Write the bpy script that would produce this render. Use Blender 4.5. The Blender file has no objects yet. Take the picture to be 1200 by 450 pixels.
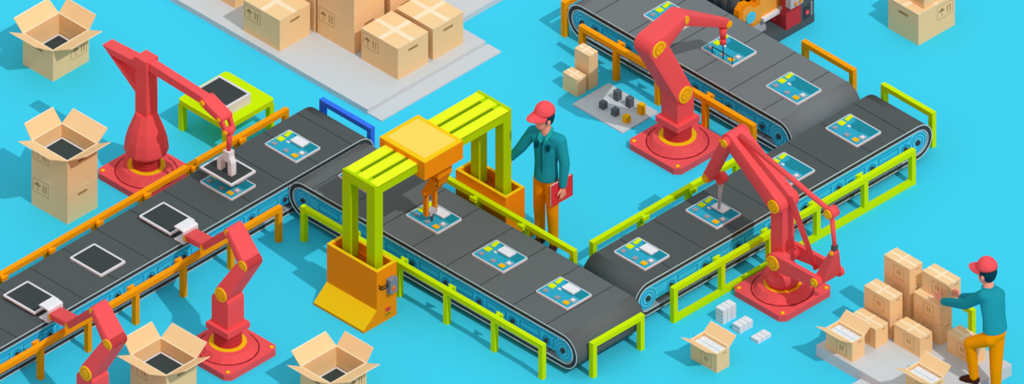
import bpy, bmesh, math
from mathutils import Vector, Matrix

C = bpy.context.scene.collection
SC = bpy.context.scene
U = 1.0 / 102.06            # one drawing unit in metres (a person is about 178 units tall)
KX = 0.8660254

# ------------------------------------------------------------------ camera, light, exposure
cam_d = bpy.data.cameras.new('camera')
cam = bpy.data.objects.new('camera', cam_d); C.objects.link(cam)
cam_d.type = 'ORTHO'
cam_d.ortho_scale = 1200 / 125.0
cam_d.clip_end = 200
cam.location = Vector((1, -1, 1)) * 20
cam.rotation_euler = Vector((-1, 1, -1)).to_track_quat('-Z', 'Y').to_euler()
SC.camera = cam

sun_d = bpy.data.lights.new('sun', 'SUN')
sun = bpy.data.objects.new('sun', sun_d); C.objects.link(sun)
sun_d.energy = 1.62
sun_d.angle = math.radians(0.6)
sun_d.color = (1.0, 0.98, 0.95)
SUN_EL = math.radians(50)
sdir = Vector((math.cos(SUN_EL), -0.06, math.sin(SUN_EL)))
sun.location = sdir * 15
sun.rotation_euler = (-sdir).to_track_quat('-Z', 'Y').to_euler()

W = bpy.data.worlds.new('sky'); SC.world = W; W.use_nodes = True
bg = W.node_tree.nodes['Background']
bg.inputs[1].default_value = 1.0
_nt = W.node_tree
_tc = _nt.nodes.new('ShaderNodeTexCoord'); _sx = _nt.nodes.new('ShaderNodeSeparateXYZ')
_cr = _nt.nodes.new('ShaderNodeValToRGB')          # warm low sky, cool bright zenith
_cr.color_ramp.elements[0].position = 0.38; _cr.color_ramp.elements[0].color = (0.80, 0.21, 0.05, 1)
_cr.color_ramp.elements[1].position = 0.62; _cr.color_ramp.elements[1].color = (0.54, 0.76, 0.84, 1)
_nt.links.new(_tc.outputs['Generated'], _sx.inputs[0]); _nt.links.new(_sx.outputs['Z'], _cr.inputs[0])
_nt.links.new(_cr.outputs[0], bg.inputs[0])
SC.view_settings.view_transform = 'Standard'
SC.view_settings.look = 'None'
SC.view_settings.gamma = 1
SC.view_settings.exposure = 0.0
try: SC.view_settings.use_curve_mapping = False
except Exception: pass

# ------------------------------------------------------------------ materials
def lin(c):
    c /= 255.0
    return c / 12.92 if c <= 0.04045 else ((c + 0.055) / 1.055) ** 2.4
def mat(name, rgb, rough=0.85, spec=0.08, var=0.0, metal=0.0):
    m = bpy.data.materials.new(name); m.use_nodes = True
    nt = m.node_tree; b = nt.nodes['Principled BSDF']
    col = (lin(rgb[0]), lin(rgb[1]), lin(rgb[2]), 1)
    b.inputs['Base Color'].default_value = col
    b.inputs['Roughness'].default_value = rough
    b.inputs['Metallic'].default_value = metal
    b.inputs['Specular IOR Level'].default_value = spec
    if var > 0:
        tc = nt.nodes.new('ShaderNodeTexCoord'); nz = nt.nodes.new('ShaderNodeTexNoise')
        nz.inputs['Scale'].default_value = 9.0; nz.inputs['Detail'].default_value = 3
        mr = nt.nodes.new('ShaderNodeMapRange')
        mr.inputs['To Min'].default_value = 1 - var; mr.inputs['To Max'].default_value = 1 + var
        mx = nt.nodes.new('ShaderNodeVectorMath'); mx.operation = 'SCALE'
        mx.inputs[0].default_value = col[:3]
        nt.links.new(tc.outputs['Object'], nz.inputs['Vector'])
        nt.links.new(nz.outputs['Fac'], mr.inputs['Value'])
        nt.links.new(mr.outputs['Result'], mx.inputs['Scale'])
        nt.links.new(mx.outputs['Vector'], b.inputs['Base Color'])
    return m
M = dict(
    floor=mat('cyan_floor', (66, 210, 241), 0.95, 0.0),
    red=mat('red_paint', (246, 88, 92), 0.6, 0.12, 0.02),
    red2=mat('red_paint_deep', (205, 55, 60), 0.6, 0.12),
    redd=mat('red_rubber', (150, 38, 46), 0.7, 0.05),
    yel=mat('yellow_metal', (255, 205, 20), 0.6, 0.1),
    gold=mat('gold_paint', (240, 150, 10), 0.6, 0.1),
    lime=mat('lime_paint', (206, 240, 0), 0.75, 0.06),
    limeg=mat('gantry_lime_paint', (180, 218, 0), 0.75, 0.06),
    limeb=mat('bright_lime_slat', (240, 255, 35), 0.75, 0.06),
    limed=mat('olive_groove', (110, 145, 0), 0.8, 0.04),
    amber=mat('amber_paint', (255, 163, 8), 0.75, 0.06),
    orange=mat('orange_paint', (250, 148, 5), 0.7, 0.08, 0.015),
    yel2=mat('yellow_trim', (252, 206, 20), 0.7, 0.06),
    pale=mat('pale_yellow_plate', (255, 222, 96), 0.7, 0.06),
    peach=mat('light_orange_paint', (255, 178, 72), 0.7, 0.06),
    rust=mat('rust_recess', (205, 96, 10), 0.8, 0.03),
    blue=mat('blue_paint', (58, 120, 250), 0.75, 0.06),
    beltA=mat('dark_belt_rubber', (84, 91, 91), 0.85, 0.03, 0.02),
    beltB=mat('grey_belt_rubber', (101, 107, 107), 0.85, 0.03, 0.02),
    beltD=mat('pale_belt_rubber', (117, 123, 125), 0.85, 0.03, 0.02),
    beltside=mat('belt_side_shade', (66, 74, 76), 0.85, 0.03),  # shade on the belt's side faces, painted in as a darker colour
    beltin=mat('belt_inner_canvas', (165, 172, 178), 0.85, 0.03),
    seam=mat('belt_seam', (46, 52, 53), 0.9, 0.0),
    edge=mat('belt_edge_strip', (222, 240, 244), 0.8, 0.03),
    frame=mat('teal_frame_paint', (66, 206, 242), 0.6, 0.1, 0.03),
    framed=mat('teal_frame_line', (24, 152, 198), 0.7, 0.05),
    framel=mat('teal_roller', (84, 214, 244), 0.6, 0.1),
    hub=mat('dark_hub', (58, 66, 74), 0.6, 0.1),
    card=mat('cardboard', (250, 212, 158), 0.9, 0.0, 0.015),
    cardl=mat('cardboard_edge', (255, 238, 208), 0.9, 0.0),
    cardd=mat('brown_ink', (176, 136, 92), 0.9, 0.0),
    tape=mat('packing_tape', (255, 234, 200), 0.8, 0.04),
    white=mat('white_plastic', (236, 236, 240), 0.7, 0.08),
    whiteg=mat('grey_line', (176, 178, 184), 0.8, 0.04),
    screen=mat('black_screen', (62, 70, 70), 0.6, 0.05),
    rim=mat('light_grey_rim', (226, 222, 226), 0.6, 0.1),
    board=mat('teal_board', (46, 170, 200), 0.7, 0.06),
    boardd=mat('deep_teal_board', (26, 138, 156), 0.7, 0.06),
    chipy=mat('yellow_green_chip', (222, 242, 10), 0.7, 0.05),
    chipo=mat('amber_chip', (255, 190, 10), 0.7, 0.05),
    chipg=mat('grey_chip', (150, 158, 166), 0.7, 0.05),
    slab=mat('pale_concrete', (210, 213, 216), 0.9, 0.02, 0.012),
    steel=mat('grey_steel', (190, 195, 202), 0.5, 0.2),
    dark=mat('charcoal_paint', (82, 92, 96), 0.7, 0.06),
    black=mat('black_plastic', (28, 32, 34), 0.6, 0.08),
    slate=mat('slate_block', (98, 106, 116), 0.7, 0.06),
    shirt=mat('teal_cloth', (34, 158, 176), 0.95, 0.0),
    shirtl=mat('light_teal_cloth', (36, 178, 176), 0.95, 0.0),
    shirtd=mat('dark_teal_cloth', (14, 78, 92), 0.95, 0.0),
    trous=mat('orange_cloth', (248, 156, 6), 0.95, 0.0),
    skin=mat('skin', (255, 172, 150), 0.8, 0.03),
    eye=mat('eye_dark', (150, 84, 74), 0.8, 0.0),
    hair=mat('dark_hair', (12, 66, 84), 0.85, 0.03),
    shoe=mat('dark_brown_leather', (66, 34, 20), 0.7, 0.06),
    cap=mat('coral_cap_cloth', (250, 92, 100), 0.95, 0.0),
    book=mat('red_cover', (226, 62, 70), 0.8, 0.04),
)

# ------------------------------------------------------------------ geometry helpers
class MB:
    def __init__(s): s.v, s.f, s.m, s.s = [], [], [], []
    def add(s, vs, fs, m=0, sm=False):
        o = len(s.v); s.v += [tuple(p) for p in vs]
        for f in fs: s.f.append([i + o for i in f]); s.m.append(m); s.s.append(sm)
        return s
    def box(s, x0, x1, y0, y1, z0, z1, m=0):
        return s.add([(x0,y0,z0),(x1,y0,z0),(x1,y1,z0),(x0,y1,z0),(x0,y0,z1),(x1,y0,z1),(x1,y1,z1),(x0,y1,z1)],
                     [(0,3,2,1),(4,5,6,7),(0,1,5,4),(1,2,6,5),(2,3,7,6),(3,0,4,7)], m)
    def prism(s, poly, ax, a0, a1, m=0, sm=False):
        n = len(poly)
        def q(p, a): return {'x': (a, p[0], p[1]), 'y': (p[0], a, p[1]), 'z': (p[0], p[1], a)}[ax]
        vs = [q(p, a0) for p in poly] + [q(p, a1) for p in poly]
        s.add(vs, [list(range(n))[::-1], list(range(n, 2*n))], m)
        o = len(s.v) - 2*n
        for i in range(n):
            j = (i+1) % n
            s.f.append([o+i, o+j, o+n+j, o+n+i]); s.m.append(m); s.s.append(sm)
        return s
    def cyl(s, p0, p1, r0, r1=None, n=20, m=0, sm=True):
        if r1 is None: r1 = r0
        p0, p1 = Vector(p0), Vector(p1); d = (p1-p0).normalized()
        a = d.orthogonal().normalized(); b = d.cross(a)
        vs = []
        for p, r in ((p0, r0), (p1, r1)):
            for i in range(n):
                t = 2*math.pi*(i+.5)/n; vs.append(p + a*(r*math.cos(t)) + b*(r*math.sin(t)))
        o = len(s.v); s.v += [tuple(p) for p in vs]
        for i in range(n):
            j = (i+1) % n; s.f.append([o+i, o+j, o+n+j, o+n+i]); s.m.append(m); s.s.append(sm)
        s.f.append([o+i for i in range(n)][::-1]); s.f.append([o+n+i for i in range(n)])
        s.m += [m, m]; s.s += [False, False]
        return s
    def lathe(s, prof, cx=0, cy=0, n=24, m=0, sm=True, ph=0.5):
        vs = []
        for r, z in prof:
            for i in range(n):
                t = 2*math.pi*(i+ph)/n; vs.append((cx+r*math.cos(t), cy+r*math.sin(t), z))
        fs = []
        for k in range(len(prof)-1):
            for i in range(n):
                j = (i+1) % n; fs.append((k*n+i, k*n+j, (k+1)*n+j, (k+1)*n+i))
        s.add(vs, fs, m, sm)
        k = len(prof)-1
        o = len(s.v) - len(vs)
        s.f.append([o+i for i in range(n)][::-1]); s.f.append([o+k*n+i for i in range(n)])
        s.m += [m, m]; s.s += [False, False]
        return s
    def annulus(s, ctr, ax, r0, r1, th, n=28, m=0):
        # flat ring lying in the plane normal to ax, th thick along ax
        c = Vector(ctr); A = {'x': (Vector((0,1,0)), Vector((0,0,1)), Vector((1,0,0))),
                              'y': (Vector((1,0,0)), Vector((0,0,1)), Vector((0,1,0))),
                              'z': (Vector((1,0,0)), Vector((0,1,0)), Vector((0,0,1)))}[ax]
        vs = []
        for d in (0, th):
            for r in (r0, r1):
                for i in range(n):
                    t = 2*math.pi*i/n; vs.append(c + A[0]*(r*math.cos(t)) + A[1]*(r*math.sin(t)) + A[2]*d)
        fs = []
        for i in range(n):
            j = (i+1) % n
            fs += [(i, j, n+j, n+i), (2*n+i, 3*n+i, 3*n+j, 2*n+j), (n+i, n+j, 3*n+j, 3*n+i), (i, 2*n+i, 2*n+j, j)]
        return s.add(vs, fs, m)
    def hull(s, pts, m=0, sm=False):
        bm = bmesh.new()
        for p in pts: bm.verts.new(p)
        bmesh.ops.remove_doubles(bm, verts=bm.verts, dist=1e-4)
        r = bmesh.ops.convex_hull(bm, input=bm.verts)
        for v in [v for v in bm.verts if not v.link_faces]: bm.verts.remove(v)
        bmesh.ops.dissolve_limit(bm, angle_limit=0.01, verts=bm.verts, edges=bm.edges)
        bm.verts.index_update()
        vs = [v.co.copy() for v in bm.verts]; fs = [[v.index for v in f.verts] for f in bm.faces]
        bm.free()
        return s.add(vs, fs, m, sm)
    def arm(s, p0, r0, w0, p1, r1, w1, ax='y', m=0, n=20):
        pts = []
        for p, r, w in ((p0, r0, w0), (p1, r1, w1)):
            for i in range(n):
                t = 2*math.pi*i/n; a, b = r*math.cos(t), r*math.sin(t)
                for d in (0, w):
                    pts.append((p[0]+a, p[1]+d, p[2]+b) if ax == 'y' else (p[0]-d, p[1]+a, p[2]+b))
        return s.hull(pts, m)
    def blob(s, p0, r0, p1=None, r1=None, F=(0,-1), m=0):
        # hull of two ellipsoids, radii (forward, side, up)
        pts = []
        for p, r in ((p0, r0), (p1, r1)):
            if p is None: continue
            if not isinstance(r, (tuple, list)): r = (r, r, r)
            for i in range(1, 8):
                for j in range(14):
                    a = math.pi*i/8; b = 2*math.pi*j/14
                    f, l, z = r[0]*math.sin(a)*math.cos(b), r[1]*math.sin(a)*math.sin(b), r[2]*math.cos(a)
                    pts.append((p[0]+f*F[0]-l*F[1], p[1]+f*F[1]+l*F[0], p[2]+z))
            pts += [(p[0], p[1], p[2]+r[2]), (p[0], p[1], p[2]-r[2])]
        return s.hull(pts, m, True)

def part(name, mb, mats, parent=None, loc=None, smooth_angle=None):
    if not isinstance(mats, (list, tuple)): mats = [mats]
    me = bpy.data.meshes.new(name)
    me.from_pydata([(a*U, b*U, c*U) for a, b, c in mb.v], [], mb.f)
    for k in mats: me.materials.append(M[k])
    me.polygons.foreach_set('material_index', mb.m)
    me.polygons.foreach_set('use_smooth', mb.s)
    bm = bmesh.new(); bm.from_mesh(me); bmesh.ops.recalc_face_normals(bm, faces=bm.faces); bm.to_mesh(me); bm.free()
    o = bpy.data.objects.new(name, me); C.objects.link(o)
    if parent is not None: o.parent = parent
    if loc is not None: o.location = [c*U for c in loc]
    return o
def tag(o, label, cat, group=None):
    o['label'] = label; o['category'] = cat
    if group: o['group'] = group
    return o
def thing(name, label, cat, loc, group=None):
    o = bpy.data.objects.new(name, None); C.objects.link(o)
    o.empty_display_size = 0.05
    o.location = [c*U for c in loc]
    return tag(o, label, cat, group)
def dup(root, loc=None, label=None, group=None):
    def rec(o, par):
        c = o.copy(); C.objects.link(c)
        if par is not None: c.parent = par
        for ch in list(o.children): rec(ch, c)
        return c
    r = rec(root, None)
    if loc is not None: r.location = [c*U for c in loc]
    if label: r['label'] = label
    if group: r['group'] = group
    return r
def at(u, v, z=0.0):
    # a point of the place, found from where it shows and its height
    a = (u-600)/KX; b = 2*(v-225+z)
    return ((a+b)/2, (a-b)/2, z)

# ------------------------------------------------------------------ the setting
fl = part('floor', MB().box(-1500, 1500, -1500, 1500, -10, 0), 'floor'); fl['kind'] = 'structure'

# ------------------------------------------------------------------ conveyors
R, TH = 19.0, 5.6
PITCH = 45.3
def conveyor(label, ax, c0, c1, side, width, zc, beltmat, seam0, vis_from=None, group='factory conveyor belts'):
    """ax: running axis; c0..c1 centres of the end rollers; side: coordinate of the near side face; width away from it"""
    L = c1 - c0
    base = (c0, side, 0) if ax == 'x' else (side, c0, 0)
    t = thing('conveyor', label, 'conveyor', base, group)
    sgn = 1 if ax == 'x' else -1       # near side is -y for x-running, +x for y-running
    def P(a, w, z):                    # a along, w away from the near face
        return (a, w, z) if ax == 'x' else (-w, a, z)
    def band(r_out, r_in, w0, w1, mats, name, parent, seams):
        path = []                      # (a, zdir, flag)
        fr = []
        k = math.ceil((0 - seam0) / PITCH); xs = []
        while seam0 + k*PITCH < L:
            if seam0 + k*PITCH > 1: xs.append(seam0 + k*PITCH)
            k += 1
        def straight(a0, a1, sz):
            pts = [(a0, sz, 0)]
            if seams:
                ss = xs if a1 > a0 else xs[::-1]; d = 0.45 if a1 > a0 else -0.45
                for x in ss: pts += [(x-d, sz, 1), (x+d, sz, 0)]
            return pts
        for (a, sz, fl_) in straight(0, L, 1): path.append(((a, 0), (0, sz), fl_))
        for i in range(0, 17):
            th = math.pi/2 - math.pi*i/16; path.append(((L, 0), (math.cos(th), math.sin(th)), 0))
        for (a, sz, fl_) in straight(L, 0, -1)[1:]: path.append(((a, 0), (0, sz), fl_))
        for i in range(0, 16):
            th = -math.pi/2 - math.pi*i/16; path.append(((0, 0), (math.cos(th), math.sin(th)), 0))
        mb = MB(); n = len(path); vs = []
        for (c, d, fl_) in path:
            for r in (r_out, r_in):
                for w in (w0, w1): vs.append(P(c[0] + d[0]*r, w, zc + d[1]*r))
        mb.v = [tuple(v) for v in vs]
        for i in range(n):
            j = (i+1) % n; a, b = 4*i, 4*j; f = path[i][2] if seams else 0
            curved = abs(path[i][1][0]) > 1e-6 or abs(path[j][1][0]) > 1e-6
            for q in ((0, 1), (1, 3), (3, 2), (2, 0)):
                mi = f if (q == (0, 1) or not seams or f) else (3 if q == (3, 2) else 2)
                mb.f.append([a+q[0], a+q[1], b+q[1], b+q[0]]); mb.m.append(mi)
                mb.s.append(curved and q in ((0, 1), (3, 2)))
        return part(name, mb, mats, parent)
    belt = band(R, R-TH, 0, width, [beltmat, 'seam', 'beltside', 'beltin'], 'belt', t, True)
    band(R+0.25, R-0.55, -0.3, 0.0, ['edge'], 'edge_strip', belt, False)
    band(R-TH+0.55, R-TH-0.2, -0.3, 0.0, ['edge'], 'edge_strip', belt, False)
    def pb(mb, a0, a1, w0, w1, z0, z1, m=0):
        if ax == 'x': mb.box(a0, a1, w0, w1, z0, z1, m)
        else: mb.box(-w1, -w0, a0, a1, z0, z1, m)
    ri = R-TH
    fr = MB(); pb(fr, 2, L-2, 1.2, width-1.2, zc-6.5, zc+ri-0.3)
    for zz in (zc+8.5, zc-3.2): pb(fr, 3, L-3, 0.7, 1.3, zz, zz+0.7, 1)
    a = seam0 + PITCH*math.ceil((0-seam0)/PITCH)
    k = a
    while k < L-20:
        pb(fr, k+9, k+36, 0.8, 1.3, zc-0.9, zc-0.3, 1); pb(fr, k+9, k+36, 0.8, 1.3, zc+5.4, zc+6.0, 1)
        pb(fr, k+9, k+9.7, 0.8, 1.3, zc-0.9, zc+6, 1); pb(fr, k+35.3, k+36, 0.8, 1.3, zc-0.9, zc+6, 1)
        k += PITCH
    part('frame', fr, ['frame', 'framed'], t)
    ff = MB()
    k = 24
    while k < L-10:
        pb(ff, k, k+10, 26, width-26, 0, zc-R, 0); k += 110
    part('foot', ff, ['dark'], t)
    for c in (0, L):
        ro = MB(); ro.cyl(P(c, 0.6, zc), P(c, width-0.6, zc), ri-1.2, n=28)
        rr = part('end_roller', ro, 'framel', t)
        an = MB()
        ax2 = 'y' if ax == 'x' else 'x'
        for (r0, r1) in ((9.6, 10.3), (6.4, 7.0)):
            p = P(c, 0.6, zc); 
            q = (p[0], p[1]-0.5, p[2]) if ax == 'x' else (p[0], p[1], p[2])
            an.annulus(q, ax2, r0, r1, 0.5)
        part('roller_ring', an, 'framed', rr)
        h = MB(); h.cyl(P(c, -1.0, zc), P(c, 3, zc), 2.9, n=16)
        part('hub', h, 'hub', rr)
    k = seam0 + PITCH*math.ceil((0-seam0)/PITCH)
    while k < L-8:
        if k > 14 and (vis_from is None or k > vis_from):
            h = MB(); h.annulus(P(k, 1.2, zc) if ax == 'x' else P(k, 1.2, zc), 'y' if ax == 'x' else 'x', 4.4, 5.2, -0.6 if ax == 'x' else 0.6, n=20, m=1)
            h.cyl(P(k, -0.3, zc), P(k, 3, zc), 2.5, n=14, m=0)
            part('axle_cap', h, ['hub', 'framed'], t)
        k += PITCH
    return t

A_X, A_ZC = -124.3, 20.0
y_seamA = (334.5-600)/KX - A_X
A_END = -82.0
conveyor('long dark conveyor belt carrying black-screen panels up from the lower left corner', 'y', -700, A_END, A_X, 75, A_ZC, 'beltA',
         (y_seamA + 700) % PITCH, vis_from=120)
BZ = 26.0
hx, hy, _ = at(355.2, 235.2, BZ); hx1, _, _ = at(658.7, 411.4, BZ)
B_Y = hy; B_X0, B_X1 = hx, hx1
seamB = ((364.9-600)/KX - B_Y) - B_X0
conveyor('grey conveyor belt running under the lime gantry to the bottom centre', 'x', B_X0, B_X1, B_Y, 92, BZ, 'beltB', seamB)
cx0, cy0, _ = at(759.6, 349.9, BZ); _, cy1, _ = at(1074.9, 167.0, BZ)
C_X, C_Y0, C_Y1 = cx0, cy0, cy1
seamC = ((787.2-600)/KX - C_X) - C_Y0
conveyor('dark conveyor belt on the right side, lime fence with a lower rail along it', 'y', C_Y0, C_Y1, C_X, 71, BZ, 'beltA', seamC)
dx0, dy0, _ = at(682, 26.9, BZ); dx1, _, _ = at(910.9, 160.9, BZ)
D_Y, D_X0, D_X1 = dy0, dx0, dx1
seamD = ((696.6-600)/KX - D_Y) - D_X0
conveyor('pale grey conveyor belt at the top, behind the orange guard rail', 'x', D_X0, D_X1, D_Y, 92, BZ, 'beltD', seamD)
ATOP, BTOP = A_ZC+R, BZ+R

# ------------------------------------------------------------------ guard rails
PT = 5.4
def fence(label, ax, near, c_hi, posts, m, h=40.5, stub=True, low=False, stub_dir=1, group='guard rails beside the conveyors'):
    """near: the face coordinate nearest the eye (max x for y-running, min y for x-running); posts: near-corner coordinates along the run"""
    # posts along y: near corner is the low-y end; along x: near corner is the high-x end
    lo, hi = min(posts), max(posts)
    if ax == 'x': base = (lo-PT, near, 0); t = thing('guard_rail', label, 'guard rail', base, group)
    else: base = (near, lo, 0); t = thing('guard_rail', label, 'guard rail', base, group)
    def B(mb, a0, a1, w0, w1, z0, z1):
        if ax == 'x': mb.box(a0-base[0], a1-base[0], w0, w1, z0, z1)
        else: mb.box(-w1, -w0, a0-base[1], a1-base[1], z0, z1)
    def ext(p): return (p-PT, p) if ax == 'x' else (p, p+PT)
    rl = MB(); B(rl, ext(lo)[0], ext(hi)[1], 0, PT, h-PT, h); part('rail', rl, m, t)
    if low:
        rl = MB(); a = sorted(posts)
        B(rl, ext(lo)[1], ext(hi)[0], 0, PT, 0.2, PT+.2); part('lower_rail', rl, m, t)
    for p in sorted(posts):
        mb = MB(); e = ext(p); B(mb, e[0], e[1], 0, PT, PT+.2 if low and p not in (lo, hi) else 0, h-PT)
        part('post', mb, m, t)
        if stub and p not in (lo, hi):
            mb = MB(); d0, d1 = (PT, PT+5) if stub_dir > 0 else (-5, 0)
            B(mb, e[0]+0.8, e[1]-0.8, d0, d1, h-4.2, h-0.6)
            B(mb, e[0]-1.4, e[1]+1.4, *((PT+3, PT+5.4) if stub_dir > 0 else (-5.4, -3)), h-4.4, h-0.2)
            part('bracket', mb, m, t)
    return t
UN = 55.8/KX
# A right (orange), A left (orange), A end (blue)
xf, yf, _ = at(326.4, 285.0)
fence('orange guard rail along the long conveyor\'s right side, beside the two clamp robots', 'y', xf, None, [yf - UN*k for k in range(8)], 'amber')
xf, yf, _ = at(336, 129, 40.5)
fence('orange guard rail on the far left side of the long conveyor, beside the lime table', 'y', xf, None, [yf-2 - UN*k for k in range(0, 9)], 'amber', stub_dir=-1)
xf, yf, _ = at(433, 152, 40.5)
fence('blue guard rail across the far end of the long conveyor', 'x', yf+1.8, None, [xf, xf-UN], 'blue', stub=False)
# B front, end, back (lime)
xf, yf, _ = at(635.4, 445.7)
fence('lime guard rail along the front of the gantry conveyor, six posts showing', 'x', yf, None, [xf - UN*k for k in range(6)], 'lime')
xf, yf, _ = at(692.9, 442.7)
fence('short lime guard rail across the bottom end of the gantry conveyor', 'y', xf+2.4, None, [yf, yf+UN], 'lime', stub=False)
xf, yf, _ = at(672, 295, 51.5)
fence('lime guard rail behind the gantry conveyor, at the standing worker\'s feet', 'x', yf, None, [xf - UN*k for k in range(0, 4)] , 'lime', h=51.5, stub_dir=-1)
# C back, front, far end (lime)
xf, yf, _ = at(695, 285, 40.5)
fence('lime guard rail on the left side of the right-hand conveyor, below the top red robot', 'y', xf, None, [yf + UN*k for k in range(4)], 'lime', stub_dir=-1)
xf, yf, _ = at(789.7, 379.3)
fence('long lime guard rail with a second lower rail, in front of the right-hand conveyor', 'y', xf, None, [yf + UN*k for k in range(6)], 'lime', low=True)
xf, yf, _ = at(1092.4, 173.9)
fence('short lime guard rail across the far end of the right-hand conveyor', 'x', yf, None, [xf, xf-UN], 'lime', stub=False)
xf, yf, _ = at(1139, 364.5, 40.5)
fence('lime guard rail mostly hidden behind the small cartons and the stepping worker', 'x', yf, None, [xf, xf-UN], 'lime', stub=False)
# D front, left end, back (orange)
_, yf, _ = at(722.0, 95.8)
fence('orange guard rail in front of the top conveyor, behind the grey parts tray', 'x', yf, None, [(u-600)/KX - yf for u in (682.5, 722.2, 771.5, 826.6, 882.3)], 'amber')
xf, yf, _ = at(662, 46.5)
fence('orange guard rail across the left end of the top conveyor, at the picture\'s top edge', 'y', xf-2, None, [yf+2, yf+2+UN], 'amber', stub=False)
xf, yf, _ = at(999.5, 83, 40.5)
fence('short orange guard rail behind the right end of the top conveyor', 'x', yf, None, [xf, xf-UN], 'amber', stub=False)

# ------------------------------------------------------------------ loading platforms
t = thing('loading_platform', 'pale grey stepped platform under the big cartons at the top', 'platform', at(430.7, 134.3, 0))
bx, by = at(430.7, 134.3, 0)[:2]
part('deck', MB().prism([(0,0),(0,159.8),(-42.5,159.8),(-42.5,420),(-420,420),(-420,0)], 'z', 0, 6), 'slab', t)
part('lip', MB().box(0, 18, 0.8, 163, 0, 1.6), 'slab', t)
PX, PY = at(956.4, 417.0)[:2]
t = thing('loading_platform', 'pale grey slab under the small cartons, kneeling worker\'s foot on it'.replace('kneeling', 'stepping'), 'platform', (PX, PY, 0))
part('deck', MB().box(0, 154.9, 0, 109.7, 0, 12.6), 'slab', t)
part('lip', MB().box(60.7, 142, -34, 0, 0, 3.8), 'slab', t)
PZ = 12.6

# ------------------------------------------------------------------ cartons
def rrect(x0, x1, z0, z1, r=1.6, n=4):
    pts = []
    for cx, cz, a0 in ((x1-r, z1-r, 0), (x0+r, z1-r, 90), (x0+r, z0+r, 180), (x1-r, z0+r, 270)):
        for i in range(n+1):
            a = math.radians(a0 + 90*i/n); pts.append((cx+r*math.cos(a), cz+r*math.sin(a)))
    return pts
def mark_quads(mb, face, ox, oz, pos, big=True):
    """handling mark printed on a face: face 'y' = the -y side (a runs +x), face 'x' = the +x side (a runs +y); pos: face plane"""
    def q(a0, a1, z0, z1):
        if face == 'y': mb.box(ox+a0, ox+a1, pos-0.12, pos, oz+z0, oz+z1)
        else: mb.box(pos, pos+0.12, ox+a0, ox+a1, oz+z0, oz+z1)
    def pr(poly):
        pl = [(ox+a, oz+b) for a, b in poly]
        if face == 'y': mb.prism(pl, 'y', pos-0.12, pos)
        else: mb.prism(pl, 'x', pos, pos+0.12)
    if big:                                   # 20 wide x 15 tall: umbrella and two arrows in a box
        w, h = 21, 15.5
        q(0.9, w-0.9, 0, .4); q(0.9, w-0.9, h-.4, h); q(0, .4, .9, h-.9); q(w-.4, w, .9, h-.9)
        for (a, b, c, d) in ((0,.9,.9,0),(w,.9,w-.9,0),(0,h-.9,.9,h),(w,h-.9,w-.9,h)):
            pr([(a,b),(c,d),(c,d+.4 if d==0 else d-.4),(a+.4 if a==0 else a-.4,b)])
        um = [(2.2+8*i/8, 8.4+3.4*math.sin(math.pi*i/8)) for i in range(9)]
        pr(um + [(8.4, 7.7), (6.2, 8.6), (4, 7.7)])
        q(6.0, 6.5, 3.6, 8.6); q(6.0, 7.6, 3.2, 3.7); q(7.3, 7.7, 3.5, 4.6)
        for a in (13.4, 16.8): q(a, a+1.1, 3.4, 11); pr([(a-.6, 10.2), (a+1.7, 10.2), (a+.55, 12.2)])
    else:                                     # small: square with two bars
        w, h = 13.5, 13.5
        q(0, w, 0, .35); q(0, w, h-.35, h); q(0, .35, 0, h); q(w-.35, w, 0, h)
        q(4.6, 5.7, 4.6, 10); q(7.6, 8.7, 4.6, 10)
def closed_carton(name, label, loc, sx, sy, h, group, big=True, mark='y', mpos=None, slot='x', tape=2):
    """loc: nearest bottom corner (max x, min y)"""
    t = thing(name, label, 'box', loc, group)
    b = MB().box(-sx, 0, 0, sy, 0, h)
    part('carton_body', b, 'card', t)
    tp = MB(); w = 5.2 if big else 2.6
    tp.box(-sx, 0, sy/2-w/2, sy/2+w/2, h, h+.15)
    if tape == 2: tp.box(-sx/2-w/2, -sx/2+w/2, 0, sy, h, h+.16)
    if not big: tp.box(0, .1, sy/2-w/2, sy/2+w/2, h-3, h)
    part('packing_tape', tp, 'tape', t)
    e = MB(); e.box(-sx, .12, -.12, 0, h-.35, h+.05); e.box(0, .12, 0, sy, h-.35, h+.05)
    part('top_edge', e, 'cardl', t)
    mk = MB()
    if big:
        if mark == 'y': mark_quads(mk, 'y', -sx+2, h-19, 0)
        else: mark_quads(mk, 'x', sy-24, h-20, 0)
    elif sx > 25: mark_quads(mk, 'y', -sx*0.62, 4.5, 0, False)
    if mk.v: part('handling_mark', mk, 'cardd', t)
    sl = MB(); k = 6.6 if big else 2.4; hz = 2.6 if big else .9
    if slot == 'x':
        sl.prism([(sy/2+a-(0 if big else -2), h-(8.5 if big else 4)+b-hz/2) for a, b in rrect(-k, k, 0, hz, hz*.45)], 'x', 0, .14)
    else:
        sl.prism([(-sx/2+a, h-8.5+b-hz/2) for a, b in rrect(-k, k, 0, hz, hz*.45)], 'y', -.14, 0)
    if sx > 25: part('hand_hole', sl, 'cardd', t)
    return t
g = 'closed cartons on the top platform'
big0 = closed_carton('carton', 'closed carton on the top platform nearest its front left edge', at(327.8, 60.4, 6), 49.3, 41, 36.3, g)
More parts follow.
